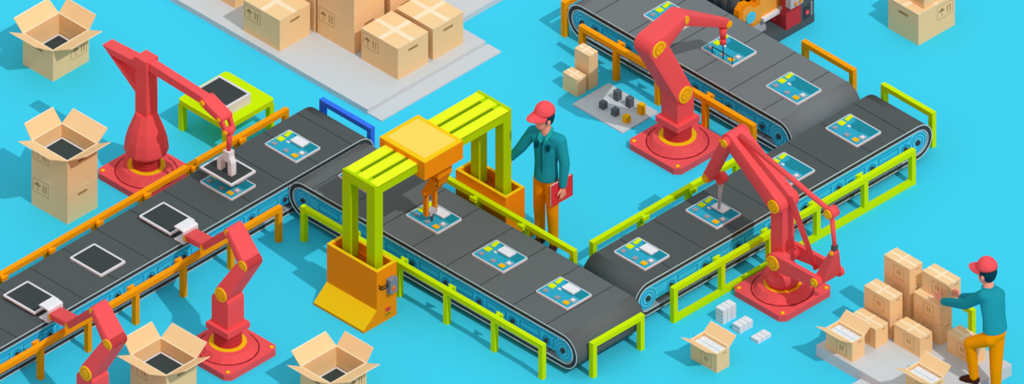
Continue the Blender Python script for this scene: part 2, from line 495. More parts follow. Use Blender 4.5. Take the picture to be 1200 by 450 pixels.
for lab, p in (
    ('closed carton at the right front corner of the top platform', at(466.2, 93.8, 6)),
    ('closed carton at the far right of the top platform, behind the front corner one', at(507.3, 70.7, 6)),
    ('lower carton of the tall stack in the middle of the top platform', at(414.8, 63.6, 6)),
    ('upper carton of the tall stack in the middle of the top platform', at(414.8, 63.6, 6)[:2] + (42.5,)),
    ('lower carton of the narrow-showing stack between the front left carton and the middle stack', at(368.6, 38, 6)),
    ('upper carton of the narrow-showing stack, cut by the top edge', at(368.6, 38, 6)[:2] + (42.5,)),
    ('lower carton of the back stack seen between the two right cartons', at(457.3, 5.6, 42)[:2] + (6,)),
    ('upper carton of the back stack, mostly above the picture', at(457.3, 5.6, 42)[:2] + (42.5,)),
    ('leftmost closed carton on the top platform, cut by the top edge', at(275.3, 10.1, 6)),
):
    dup(big0, p, lab)
cr = closed_carton('carton', 'closed carton standing alone on the floor at the top right', at(1076.3, 53.6, 0), 40.9, 49.2, 36.3, None, mark='x', slot='y')
p = at(1082.9, 10.4, 36.6)
closed_carton('carton', 'smaller carton on top of the lone top-right carton, cut by the picture edge', (p[0], p[1], 36.6), 26, 18, 24, None, big=True, mark='none' if False else 'y', slot='x')
g = 'small cartons by the parts tray'
sb = closed_carton('small_carton', 'small closed carton standing on the floor in front of the pair by the parts tray', at(676.5, 113.9), 19.5, 12, 20, g, big=False)
dup(sb, at(690.3, 106), 'small closed carton, bottom of the pair left of the parts tray')
p = at(690.3, 106); dup(sb, (p[0], p[1], 20.2), 'small closed carton, top of the pair left of the parts tray')
g = 'small cartons on the lower right platform'
sc0 = closed_carton('carton', 'single closed carton directly behind the left open box on the lower right platform', at(1026, 409.0, PZ), 35, 16.9, 22.6, g, big=False, tape=2)
def stackc(p, k): return (p[0], p[1], PZ + k*23.0)
pA, pB, pE, pF, pH = at(1066.2, 384.4, PZ), at(1042.9, 397.7, PZ), at(1078, 419.4, PZ), at(1101, 405, PZ), at(1140.4, 429, PZ)
for lab, p in (
    ('bottom carton of the three-high stack at the back of the right platform', stackc(pA, 0)),
    ('middle carton of the three-high stack at the back of the right platform', stackc(pA, 1)),
    ('topmost carton of the three-high stack, highest point of its back row', stackc(pA, 2)),
    ('lower carton of the two-high stack left of the three-high stack', stackc(pB, 0)),
    ('upper carton of the two-high stack left of the three-high stack', stackc(pB, 1)),
    ('single closed carton between the open boxes and the stacks on the right platform', stackc(pE, 0)),
    ('bottom carton of the stack the stepping worker handles', stackc(pF, 0)),
    ('second carton of the stack the stepping worker handles, under his hands', stackc(pF, 1)),
    ('closed carton held between the stepping worker\'s hands, top of his stack', (485.7, 104.5, PZ + 2*23.0)),
    ('closed carton partly behind the stepping worker\'s raised leg', stackc(pH, 0)),
):
    dup(sc0, p, lab)

def panel_mats(): pass
def open_carton(label, loc, sx, sy, h, flaps, foam, group=None, big=True, mark='y', name='open_carton', closed_below=False):
    t = thing(name, label, 'open box', loc, group)
    w = 0.9
    b = MB()
    b.box(-sx, 0, 0, sy, 0, w)
    b.box(-sx, 0, 0, w, w, h); b.box(-sx, 0, sy-w, sy, w, h); b.box(-sx, -sx+w, w, sy-w, w, h); b.box(-w, 0, w, sy-w, w, h)
    part('carton_body', b, 'card', t)
    if foam: part('foam_insert', MB().box(-sx+2.2, -2.2, 2.2, sy-2.2, w, foam), 'white', t)
    rim = MB(); e = .16
    rim.box(-sx, 0, 0, w, h, h+e); rim.box(-sx, 0, sy-w, sy, h, h+e); rim.box(-sx, -sx+w, w, sy-w, h, h+e); rim.box(-w, 0, w, sy-w, h, h+e)
    part('rim', rim, 'cardl', t)
    for side, (o, up, cut) in flaps.items():
        if side == 'l': q = [(-sx, 0), (-sx, sy)]; d = (-o, 0)
        if side == 'b': q = [(-sx, sy), (0, sy)]; d = (0, o)
        if side == 'f': q = [(-sx, 0), (0, 0)]; d = (0, -o)
        if side == 'r': q = [(0, 0), (0, sy)]; d = (o, 0)
        (x0, y0), (x1, y1) = q
        ux, uy = (x1-x0), (y1-y0); ln = math.hypot(ux, uy); ux /= ln; uy /= ln
        a = Vector((x0, y0, h)); b2 = Vector((x1, y1, h))
        D = Vector((d[0], d[1], up))
        c = b2 + D - Vector((ux, uy, 0))*cut; e2 = a + D + Vector((ux, uy, 0))*cut
        nrm = Vector((ux, uy, 0)).cross(D).normalized()
        if nrm.z < 0: nrm = -nrm
        T = nrm*0.7
        fm = MB().add([a, b2, c, e2, a-T, b2-T, c-T, e2-T], [(0,1,2,3),(7,6,5,4),(0,4,5,1),(1,5,6,2),(2,6,7,3),(3,7,4,0)])
        f = part('flap', fm, 'card', t)
        k = 0.06
        Ln = (c-e2).normalized()
        em = MB(); s0, s1 = e2, c; Dn = D.normalized()
        em.add([s0+T*.15, s1+T*.15, s1-Dn*.9+T*.15, s0-Dn*.9+T*.15, s0-T*.1+Dn*.1, s1-T*.1+Dn*.1, s1-Dn*.9-T*.1, s0-Dn*.9-T*.1],
               [(0,1,2,3),(7,6,5,4),(0,4,5,1),(1,5,6,2),(2,6,7,3),(3,7,4,0)])
        part('flap_edge', em, 'cardl', f)
    mk = MB(); sl = MB()
    if big:
        if mark == 'y':
            mark_quads(mk, 'y', -sx+2, h-19, 0)
            sl.prism([(sy/2+a, h-9+b) for a, b in rrect(-6.2, 6.2, 0, 2.8, 1.2)], 'x', 0, .14)
        else:
            mark_quads(mk, 'x', sy-24, h-24, 0)
            sl.prism([(-sx/2+a, h-9+b) for a, b in rrect(-6.2, 6.2, 0, 2.8, 1.2)], 'y', -.14, 0)
    else:
        mark_quads(mk, 'y', -sx*0.6, 2.5, 0, False)
        sl.prism([(sy/2+2+a, h-4.5+b) for a, b in rrect(-2.6, 2.6, 0, 1, .4)], 'x', 0, .14)
    part('handling_mark', mk, 'cardd', t); part('hand_hole', sl, 'cardd', t)
    return t
FL1 = {'l': (13.5, 10.8, 1), 'b': (10.4, 12.4, 1), 'f': (20.6, 13.2, 3), 'r': (20.8, 10.6, 3)}
FL2 = {'l': (10.8, 14.2, 1), 'b': (14.6, 10.7, 1), 'f': (20.8, 11.0, 3), 'r': (20.8, 14.0, 3)}
gO = 'open cartons on the floor filled with screen panels'
pO1, pO4 = at(62.1, 95.8), at(387.4, 486)
oc1 = open_carton('open carton in the top left corner with a black-screen panel inside', pO1, 40.7, 48.6, 36.4, FL1, 12.3, gO, mark='x')
dup(oc1, pO4, 'open carton at the bottom edge in front of the orange gantry pedestal')
pO2 = at(79, 263.3); pO3 = at(195, 477.8)
low = closed_carton('carton', 'closed carton on the floor under an open one at the left', pO2, 48.5, 40.8, 36.6, None)
pO2u = (pO2[0], pO2[1], 36.9)
oc2 = open_carton('open carton stacked on a closed one at the left of the long conveyor', pO2u, 48.5, 40.8, 37.6, FL2, 21.9, gO, mark='y')
dup(oc2, pO3, 'open carton at the bottom edge between the two red clamp robots')

# screen panels -----------------------------------------------------------------
def panel_frame(sx, sy, th, bw, mb=None):
    mb = mb or MB()
    mb.prism([(a-sx, b) for a, b in rrect(0, sx, 0, sy, 1.6)], 'z', 0, th-.35)
    return mb
def black_panel(name, label, loc, sx=43.2, sy=34, th=2.2, bw=2.6, group=None, cat='screen panel', extra=None):
    t = thing(name, label, cat, loc, group)
    part('housing', panel_frame(sx, sy, th, bw), 'rim', t)
    s = MB().box(-sx+bw, -bw, bw, sy-bw, th-.4, th+.02); part('screen', s, 'screen', t)
    b = MB()
    for k in (7.5, 10.0): b.cyl((-sx+k, -.3, th*.45), (-sx+k, .3, th*.45), .5, n=8)
    part('side_button', b, 'whiteg', t)
    return t
gi = 'screen panels lying in the open cartons'
ip = black_panel('screen_panel', 'black-screen panel inside the top left open carton', (pO1[0]-2.2, pO1[1]+2.4, 12.4), 36.3, 43.8, 2.2, 2.6, gi)
dup(ip, (pO4[0]-2.2, pO4[1]+2.4, 12.4), 'black-screen panel inside the open carton in front of the gantry pedestal')
ip2 = black_panel('screen_panel', 'black-screen panel inside the stacked open carton at the left', (pO2u[0]-2.4, pO2u[1]+2.2, pO2u[2]+22.0), 43.7, 36.4, 2.2, 2.6, gi)
dup(ip2, (pO3[0]-2.4, pO3[1]+2.2, 22.0), 'black-screen panel inside the open carton between the clamp robots')
def on(u, v, z): p = at(u, v, z); return p
gp = 'black-screen panels on the long conveyor'
bp = black_panel('screen_panel', 'black-screen panel gripped by the lowest left clamp robot', on(40.3, 369.2, ATOP+2.4), group=gp)
dup(bp, on(118.5, 325.3, ATOP), 'free-lying black-screen panel between the two clamped ones on the long conveyor')
dup(bp, on(199.6, 276.6, ATOP+2.4), 'black-screen panel gripped by the clamp robot in the middle of the long conveyor')
hp = black_panel('screen_panel', 'black-screen panel lifted in the air by the tall left robot', on(271.2, 219.2, 56.0))
def board(label, loc, cover=True, tool=False, group='circuit board panels on the conveyors'):
    sx, sy, th = 43.2, 34, 2.2
    t = thing('circuit_panel', label, 'circuit panel', loc, group)
    part('housing', panel_frame(sx, sy, th, 1.3), 'rim', t)
    bd = MB().box(-sx+1.4, -1.4, 1.4, sy-1.4, th-.4, th); part('board', bd, 'board', t)
    def chip(name, x, y, w, d, h, m, z0=0, par=None):
        return part(name, MB().box(-sx+x-w/2, -sx+x+w/2, y-d/2, y+d/2, th+z0, th+z0+h), m, par or t)
    k = MB()
    k.prism([(-sx+a, b) for a, b in ((13.5, 20), (16, 20), (16, 18), (30, 18), (32, 20), (35, 20), (41, 20), (41, 32), (10.5, 32), (10.5, 29), (13.5, 29))], 'z', th, th+.1)
    part('copper_area', k, 'boardd', t)
    chip('chip', 6.3, 16.5, 6.4, 6.6, .8, 'chipy')
    k = MB(); k.box(-sx+3.6, -sx+8.0, 22.4, 27.0, th, th+.8); k.box(-sx+3.0, -sx+7.0, 27, 31.6, th, th+.8); part('chip', k, 'chipy', t)
    chip('chip', 7.2, 6.6, 5, 5, .9, 'chipg'); chip('chip', 23.5, 6.2, 5, 5, .9, 'chipg')
    chip('chip', 35.4, 6.1, 6, 5, 1, 'chipo'); chip('connector', 15, 17.7, 3.6, 2, .7, 'white')
    pd = chip('sensor_pad', 37.2, 13.9, 6.5, 6.2, .4, 'whiteg')
    part('button', MB().cyl((-sx+37.2, 13.9, th+.4), (-sx+37.2, 13.9, th+1.1), 1.9, n=14), 'white', pd)
    if cover: chip('cover_plate', 22.8, 25.4, 16, 10, 1.5, 'white')
    return t
bw = board('circuit panel with a white plate nearest the far end of the long conveyor', on(346.9, 191.9, ATOP))
dup(bw, on(271.2, 235.8, ATOP), 'circuit panel directly under the lifted black screen')
for u, v, z, lab in (
    (433, 229, BTOP, 'circuit panel mostly hidden behind the gantry legs'),
    (512.5, 275.2, BTOP, 'circuit panel under the gantry gripper'),
    (589.6, 321.0, BTOP, 'circuit panel on the grey conveyor next after the gantry gripper'),
    (664.8, 364.2, BTOP, 'circuit panel at the bottom end of the gantry conveyor'),
    (756, 318.0, BTOP, 'circuit panel at the near end of the right-hand conveyor'),
    (840, 269.4, BTOP, 'circuit panel under the needle of the right red robot')):
    dup(bw, on(u, v, z), lab)
bn = board('circuit panel without a white plate half hidden behind the right red robot\'s arm', on(926.5, 218.2, BTOP), cover=False)
for u, v, z, lab in (
    (1004, 173.4, BTOP, 'circuit panel without a white plate at the far end of the right-hand conveyor'),
    (790.5, 41, BTOP, 'circuit panel behind the elbow of the top red robot'),
    (858.2, 79.4, BTOP, 'circuit panel under the hanging tool of the top red robot'),
    (934.1, 124.0, BTOP, 'circuit panel near the right end of the top conveyor')):
    dup(bn, on(u, v, z), lab)

# white packs -------------------------------------------------------------------
def pack(label, loc, sx=9.9, sy=17.6, h=4.1, group='white part packs'):
    t = thing('part_pack', label, 'pack', loc, group)
    g_ = MB().box(-sx, 0, 0, sy, 0, h-.15)
    for k in range(1, 3): g_.box(-sx-.05, .08, sy*k/3-.3, sy*k/3+.1, .3, h, 1)
    for k in range(6): g_.box(-sx+.8+k*1.6, -sx+1.7+k*1.6, -.1, .1, 1.1, 2.3, 1)
    part('pack_body', g_, ['white', 'whiteg'], t)
    return t
pk = pack('lowest pack of the tall white stack beside the lime guard rail', at(847.4, 380.8))
q = at(847.4, 380.8)
for k, nm in ((1, 'second lowest'), (2, 'second highest'), (3, 'topmost')): dup(pk, (q[0], q[1], 4.15*k), nm + ' pack of the tall white stack beside the lime guard rail')
q = at(867, 391.6)
dup(pk, q, 'lower pack of the two-high white stack in the middle'); dup(pk, (q[0], q[1], 4.15), 'upper pack of the two-high white stack in the middle')
dup(pk, at(888.5, 403.3), 'single white pack lying on the floor, rightmost of the three piles')
FS = {'b': (9.7, 8.2, 0.5), 'f': (14.0, 9.4, 1.0)}
gs = 'open small cartons of white packs'
pJ, pD, pI = at(840.1, 437.5), at(998.6, 424.4, PZ), at(1091.7, 473, PZ)
os_ = open_carton('small open carton of white packs on the floor left of the platform', pJ, 35.3, 17, 22.8, FS, None, gs, big=False, name='open_carton')
dup(os_, pD, 'small open carton at the left corner of the right platform')
dup(os_, pI, 'small open carton at the bottom edge, front of the right platform')
for (p, nm) in ((pJ, 'on the floor'), (pD, 'at the platform\'s left corner'), (pI, 'at the bottom edge')):
    for k, kn in enumerate(('left', 'middle left', 'middle right', 'right')):
        x = p[0] - 33.9 + 8.35*(k+1)
        if k == 0 and p is pJ:
            pk2 = thing('part_pack', '', 'pack', (x, p[1]+1.2, p[2]+1.0), 'white packs standing in the open cartons')
            part('pack_body', MB().box(-7.9, 0, 0, 14.6, 0, 18.6), 'white', pk2)
            part('divider', MB().box(-7.7, -.2, 7.0, 7.6, 18.6, 18.7), 'whiteg', pk2)
            pk2['label'] = '%s white pack in the small open carton %s' % (kn, nm)
        else:
            dup(pk2, (x, p[1]+1.2, p[2]+1.0), '%s white pack in the small open carton %s' % (kn, nm))

# parts tray --------------------------------------------------------------------
q = at(729.4, 157.0)
o = part('parts_tray', MB().box(-67.5, 0, 0, 48.7, 0, 1.6), 'slab', None, q)
tag(o, 'flat pale grey tray on the floor with six small blocks on it', 'tray')
def block(u, v, h, m, label, group, s=5.9):
    o = part('part_block', MB().box(-s, 0, 0, s, 0, h), m, None, at(u, v, 1.65)); tag(o, label, 'block', group); return o
block(723.7, 119.5, 10.7, 'slate', 'tall dark grey block at the back of the tray', 'blocks on the parts tray')
block(738, 127.5, 10.7, 'slate', 'tall dark grey block in the middle of the tray\'s back row', 'blocks on the parts tray')
block(751.6, 135.6, 10.9, 'chipo', 'tall orange block on the tray', 'blocks on the parts tray')
block(706.9, 129.2, 7.2, 'slate', 'short dark grey block nearest the tray\'s left end', 'blocks on the parts tray')
block(720.9, 137.4, 7.2, 'slate', 'short dark grey block in the middle of the tray\'s front row', 'blocks on the parts tray')
block(734.2, 145.3, 7.2, 'chipo', 'short orange block at the front of the tray', 'blocks on the parts tray')

# lime table --------------------------------------------------------------------
q = at(265.2, 184.3)
tt = thing('work_table', 'lime green table behind the tall left robot with a thick panel on it', 'table', q)
part('table_top', MB().prism([(a-66, b) for a, b in rrect(0, 66, 0, 66, 4, 6)], 'z', 30, 35.6), 'lime', tt)
for x0 in (-65.5, -6.5):
    for y0 in (.5, 59.5): part('leg', MB().box(x0, x0+6, y0, y0+6, 0, 30), 'lime', tt)
tq = at(265.2, 137.4, 35.7)
tk = black_panel('screen_panel', 'thick grey panel with a dark screen lying on the lime table', tq, 43.2, 34, 11.0, 3.0, None)

# ------------------------------------------------------------------ robots
class Rob:
    def __init__(s, label, u, v, group='red robot arms'):
        s.u, s.v = u, v; s.loc = at(u, v)
        s.t = thing('robot_arm', label, 'robot arm', s.loc, group)
        t = s.t; hs, c = 35, 5.5
        oc = [(hs-c, -hs), (hs, -hs+c), (hs, hs-c), (hs-c, hs), (-hs+c, hs), (-hs, hs-c), (-hs, -hs+c), (-hs+c, -hs)]
        part('base_plate', MB().prism(oc, 'z', 0, 7), 'red', t)
        part('turntable', MB().lathe([(29.6, 7), (29.4, 7.4), (28.6, 7.4), (28.0, 8.2), (24, 14)], n=16, sm=False), 'red', t)
        part('groove_ring', MB().annulus((0, 0, 7), 'z', 29.0, 30.6, .35, n=40), 'redd', t)
        part('seal_ring', MB().annulus((0, 0, 14), 'z', 13, 18.2, .7, n=40), 'yel2', t)
        for a in (-1, 1):
            for b in (-1, 1): part('bolt', MB().lathe([(2.1, 7), (2.1, 7.8), (1.2, 8.3)], 29.5*a, 29.5*b, n=12), 'gold' if False else 'yel', t)
    def P(s, u, v, y):
        du, dv = u-s.u, v-s.v; x = du/KX - y; return (x, y, .5*(x-y) - dv)
    def Px(s, u, v, x):
        du, dv = u-s.u, v-s.v; y = du/KX - x; return (x, y, .5*(x-y) - dv)
    def column(s, z0=14, z1=31):
        prof = []; z = z0
        while z < z1: prof += [(13.2, z), (13.8, z+.6), (13.8, z+2.0), (13.2, z+2.5)]; z += 3.0
        part('threaded_column', MB().lathe(prof, n=24), 'red2', s.t)
    def cap(s, p, r, parent, ax='y', th=1.4):
        mb = MB(); x, y, z = p
        d = (lambda a: (x, y-a, z)) if ax == 'y' else (lambda a: (x+a, y, z))
        mb.cyl(d(-1), d(th), r, n=24)
        mb.cyl(d(th), d(th+.25), r*.74, n=24, m=1); mb.cyl(d(th+.25), d(th+.5), r*.56, n=24, m=0)
        if r > 5:
            for k in range(3):
                a = math.radians(30+120*k); ca, sa = r*.28*math.cos(a), r*.28*math.sin(a)
                if ax == 'y': mb.cyl((x+ca, y-th-.5, z+sa), (x+ca, y-th-.7, z+sa), r*.13, n=8, m=1)
                else: mb.cyl((x+th+.5, y+ca, z+sa), (x+th+.7, y+ca, z+sa), r*.13, n=8, m=1)
        return part('joint_cap', mb, ['yel', 'gold'], parent)
def arch_body(ax, half, z0, z1, wid, m='red'):
    prof = [(-half, z0), (half, z0)]
    r = 6
    for i in range(7): a = math.radians(90*i/6); prof.append((half-r+r*math.cos(a), z1-r+r*math.sin(a)))
    for i in range(7): a = math.radians(90+90*i/6); prof.append((-half+r+r*math.cos(a), z1-r+r*math.sin(a)))
    return MB().prism(prof, ax, -wid, wid)

# clamp robots beside the long conveyor
def clamp_robot():
    r = Rob('red clamp robot at the bottom, whole body and base plate in view', 267, 414, 'red clamp robots at the long conveyor'); t = r.t
    r.column()
    part('collar', MB().box(-15, 15, -15, 15, 30.5, 37), 'red', t)
    part('housing', arch_body('y', 11, 37, 72, 11), 'red', t)
    S, E = r.P(259.2, 345.2, -11), r.P(284.5, 311.9, -2)
    W1, W2, G = r.P(267, 272.9, 15), r.P(237.8, 289.7, 39), r.P(218.3, 279.3, 57)
    a = part('lower_arm', MB().arm(S, 8.3, 20, E, 6.8, 20), 'red', t); r.cap(S, 7.6, a)
    a = part('upper_arm', MB().arm((E[0], E[1]+.2, E[2]), 6.8, 19.6, W1, 4.6, 18), 'red', t); r.cap(E, 5.9, a)
    a = part('forearm', MB().arm(W1, 4.0, 17, W2, 3.4, 15), 'red', t); r.cap(W1, 3.7, a)
    a = part('wrist', MB().arm(W2, 3.6, 15, G, 3.6, 15), 'red', t); r.cap(W2, 3.1, a); r.cap(G, 3.0, a)
    # C-shaped clamp
    c = at(215.2, 284.6, 41.0); c = (c[0]-r.loc[0]+1, c[1]-r.loc[1]-1, 39.6)
    cl = MB()
    cl.prism([(0,0),(0,14.5),(-2,15.6),(-13,15.6),(-13,13.9),(-2,13.9),(-2,1.2),(-13,1.2),(-13,0)], 'y', 0, 19.6)
    o = part('clamp', MB().add([(v[0]+c[0], v[1]+c[1], v[2]+c[2]) for v in cl.v], cl.f), 'white', t)
    return r
cr2 = clamp_robot()
q = at(108.6, 506.0)
dup(cr2.t, q, 'red clamp robot in the lower left corner, base cut off by the bottom edge')

# tall left robot
r = Rob('tall red robot at the upper left lifting a black screen with a grey claw', 171.5, 207); t = r.t
r.column(14, 28)
part('bell', MB().lathe([(14.6, 27.5), (17.5, 28.5), (21.6, 33), (21.6, 36), (20.4, 46), (17.3, 58), (13.5, 68), (10.6, 76)], n=12, sm=False), 'red', t)
part('mast', MB().box(-7.6, 7.6, -7.6, 7.6, 66, 127), 'red', t)
part('mast_head', MB().box(-8, 8, -8, 8, 127.6, 141), 'red', t)
part('neck', MB().box(-6.5, 6.5, -6.5, 6.5, 126.9, 127.7), 'redd', t)
cb = MB()
for poly in ([(-53, 131.5), (-7.6, 134), (-7.6, 126), (-44, 125)], [(-53, 131.5), (-43.5, 124.8), (-7.6, 107), (-7.6, 98)]):
    cb.prism(poly, 'y', -6.75, 6.75)
part('counter_brace', cb, 'red', t)
D1, D2, D3 = r.P(239.3, 119.9, -5.5), r.P(256.6, 140.4, -5), r.P(263.6, 155.8, -4)
bm_ = MB().add([(8,-5.5,130.5),(D1[0],-5.5,D1[2]-4.2),(D1[0],4,D1[2]-4.2),(8,4,130.5),(8,-5.5,140),(D1[0],-5.5,D1[2]+4.2),(D1[0],4,D1[2]+4.2),(8,4,140)],
               [(0,3,2,1),(4,5,6,7),(0,1,5,4),(1,2,6,5),(2,3,7,6),(3,0,4,7)])
part('boom', bm_, 'red', t)
D1b = (D1[0], D1[1]-2.5, D1[2])
a = part('elbow', MB().arm(D1b, 4.6, 14.6, D2, 3.8, 14.6), 'red', t); r.cap(D1b, 3.0, a); r.cap(D2, 2.3, a)
fk = MB().arm(D2, 2.8, 3.2, D3, 2.6, 3.2); fk.arm((D2[0], D2[1]+11.2, D2[2]), 2.8, 3.2, (D3[0], D3[1]+8.8, D3[2]), 2.6, 3.2)
a = part('fork', fk, 'red', t); r.cap(D3, 2.6, a)
hubc = (D3[0], D3[1]+2.6, D3[2])
gx, gy = D3[0]-1.2, 2.3
hb = MB().arm((D3[0], D3[1]+3, D3[2]), 3.8, 6.4, (D3[0], D3[1]+3.2, D3[2]-1), 3.8, 6.2)
hb.cyl((D3[0], 2.3, D3[2]-2), (gx, gy, 84), 3.6, 2.0, n=16)
part('wrist', hb, 'red', t)
gr = MB(); gr.box(gx-4, gx+4, gy-3.6, gy+3.6, 73.5, 84.5)
xa, xb = gx-14.5, gx+4.5
for s_, x0 in ((-1, gx-8.5), (1, gx+4.5)):
    pass
gr.prism([(gx-4, 79), (gx-4, 73.5), (gx-8, 69), (gx-8, 58.4), (gx-12.5, 58.4), (gx-12.5, 71), (gx-8, 76)], 'y', gy-3.2, gy+3.2)
gr.prism([(gx+4, 79), (gx+4, 73.5), (gx+2, 70), (gx+2, 58.4), (gx+7, 58.4), (gx+7, 73)], 'y', gy-3.2, gy+3.2)
gr.prism([(gx-5, 74.5), (gx+5, 74.5), (gx+2.6, 71), (gx-1, 72.6), (gx-6, 71)], 'y', gy-3.2, gy+3.2)
part('claw', gr, 'white', t)

# top robot (arm turned, joint discs on the right-hand side)
r = Rob('red robot at the top with its elbow raised, drilling over the pale conveyor', 794, 172.5); t = r.t
r.column()
part('collar', MB().box(-15, 15, -15, 15, 30.5, 37), 'red', t)
part('housing', arch_body('x', 11, 37, 70, 11), 'red', t)
S, E, W1, W2 = r.Px(802.8, 110.8, 12), r.Px(771.8, 57.8, 5), r.Px(802.7, 23.8, -7), r.Px(854, 28.2, -20)
a = part('lower_arm', MB().arm(S, 10.5, 22, E, 11.5, 22, 'x'), 'red', t); r.cap(S, 8.9, a, 'x')
a = part('upper_arm', MB().arm((E[0]-.2, E[1], E[2]), 11.3, 21.6, W1, 6.2, 19, 'x'), 'red', t); r.cap(E, 8.7, a, 'x')
a = part('forearm', MB().arm(W1, 6.0, 18.8, W2, 4.0, 7, 'x'), 'red', t); r.cap(W1, 4.8, a, 'x'); r.cap(W2, 3.7, a, 'x')
T0 = r.Px(847.3, 32, -24)
k0, k1, k2, k3 = T0[2], T0[2]-13, T0[2]-19, None
tl = MB().cyl(T0, (T0[0], T0[1], k1), 4.2, 2.7, n=16); tl.cyl((T0[0], T0[1], k1), (T0[0], T0[1], k2), 3.3, n=16)
part('tool_head', tl, 'red', t)
zt = BTOP + 3.4
nd = MB().cyl((T0[0], T0[1], k2), (T0[0], T0[1], zt), .55, n=8)
nd.cyl((T0[0]-15, T0[1], zt+7.5), (T0[0]+13, T0[1], zt+7.5), .5, n=8)
nd.cyl((T0[0]-14.5, T0[1], zt+7.5), (T0[0]-14.5, T0[1], zt), .5, n=8); nd.cyl((T0[0]+12.5, T0[1], zt+7.5), (T0[0]+12.5, T0[1], zt), .5, n=8)
part('probe_fork', nd, 'black', t)

# right robot with linkage
r = Rob('red robot at the right with a rod linkage and a thin grey needle', 917, 344.6); t = r.t
part('turret', MB().lathe([(15.4, 14), (15.4, 18), (17.5, 19), (17.5, 27), (15.5, 31), (8, 33)], n=28), 'red', t)
part('mast', MB().box(-8, 8, -8, 8, 30, 105), 'red', t)
J1, J2, J3 = r.P(906.8, 242, -12), r.P(852.7, 165.7, -4), r.P(827.3, 208.9, 0)
a = part('upper_arm', MB().arm(J1, 9.0, 25, J2, 8.0, 21), 'red', t); r.cap(J1, 7.0, a)
part('shoulder_pin', MB().cyl((J1[0], J1[1]+24.9, J1[2]), (J1[0], J1[1]+27.5, J1[2]), 7.0), 'red', a)
J2f = (J2[0], J2[1]-4.5, J2[2])
a = part('forearm', MB().arm(J2f, 5.2, 10, J3, 5.2, 10), 'red', t); r.cap(J2f, 4.2, a); r.cap(J3, 4.4, a)
part('hub_rib', MB().annulus((J2[0]+.0, J2[1]+20.8, J2[2]), 'y', 5.0, 8.6, 1.8), 'red', a)
H = r.P(845.5, 208.3, 11.5)
hb = MB().cyl((H[0], H[1]-4, H[2]), (H[0], H[1]+4, H[2]), 5.6, n=22)
hb.cyl((J3[0], J3[1]+5, J3[2]), (J3[0], H[1]+2, J3[2]), 3.6, n=16); hb.cyl((J3[0], H[1], J3[2]), (H[0], H[1], H[2]), 3.4, n=16)
part('needle_hub', hb, 'red', t)
tip = at(842.5, 244.0, BTOP+4.0); tip = (tip[0]-r.loc[0], tip[1]-r.loc[1], tip[2])
part('needle', MB().cyl((H[0]-.6, H[1], H[2]-4), tip, 2.6, 1.4, n=14), 'steel', t)
J4, J5 = r.P(906, 308, -18), r.P(954.5, 331, -18)
a = part('link_plate', MB().arm(J4, 9.6, 5, J5, 5.8, 5), 'red', t); r.cap(J4, 7.8, a); r.cap(J5, 4.5, a)
part('link_plate', MB().arm((J4[0], 10, J4[2]), 8.6, 4.5, (J5[0]+3, 10, J5[2]), 5.4, 4.5), 'red', t)
sh = MB().cyl((J4[0], -14, J4[2]), (J4[0], 11, J4[2]), 8.0, n=22); part('hip_shaft', sh, 'red', t)
K = r.P(974.7, 297, -12)
crk = MB().arm((J5[0], -13.2, J5[2]), 5.4, 26, (K[0], K[1], K[2]), 3.2, 7)
a = part('bell_crank', crk, 'red', t); r.cap(K, 2.3, a)
J6 = r.P(970.3, 251.2, -8)
a = part('rod_joint', MB().cyl(J6, (J6[0], J6[1]+10, J6[2]), 6.0, n=22), 'red', t); r.cap(J6, 5.0, a)
part('clevis', MB().box(K[0]-2, K[0]+2.4, K[1]+.8, K[1]+6.2, K[2]+2, K[2]+8), 'dark', t)
part('short_rod', MB().cyl((J6[0], J6[1]+5, J6[2]-3), (K[0]+.3, K[1]+3.6, K[2]+7), 2.6, 2.2, n=10), 'red', t)
Q = r.P(867.3, 159, 4)
part('long_rod', MB().cyl(Q, (J6[0], J6[1]+5, J6[2]), 3.0, 2.7, n=12), 'red', t)
Q1, Q2 = r.P(926, 231, 4), r.P(956.5, 316, -4)
part('diagonal_rod', MB().cyl(Q1, Q2, 3.4, 2.4, n=12), 'red', t)

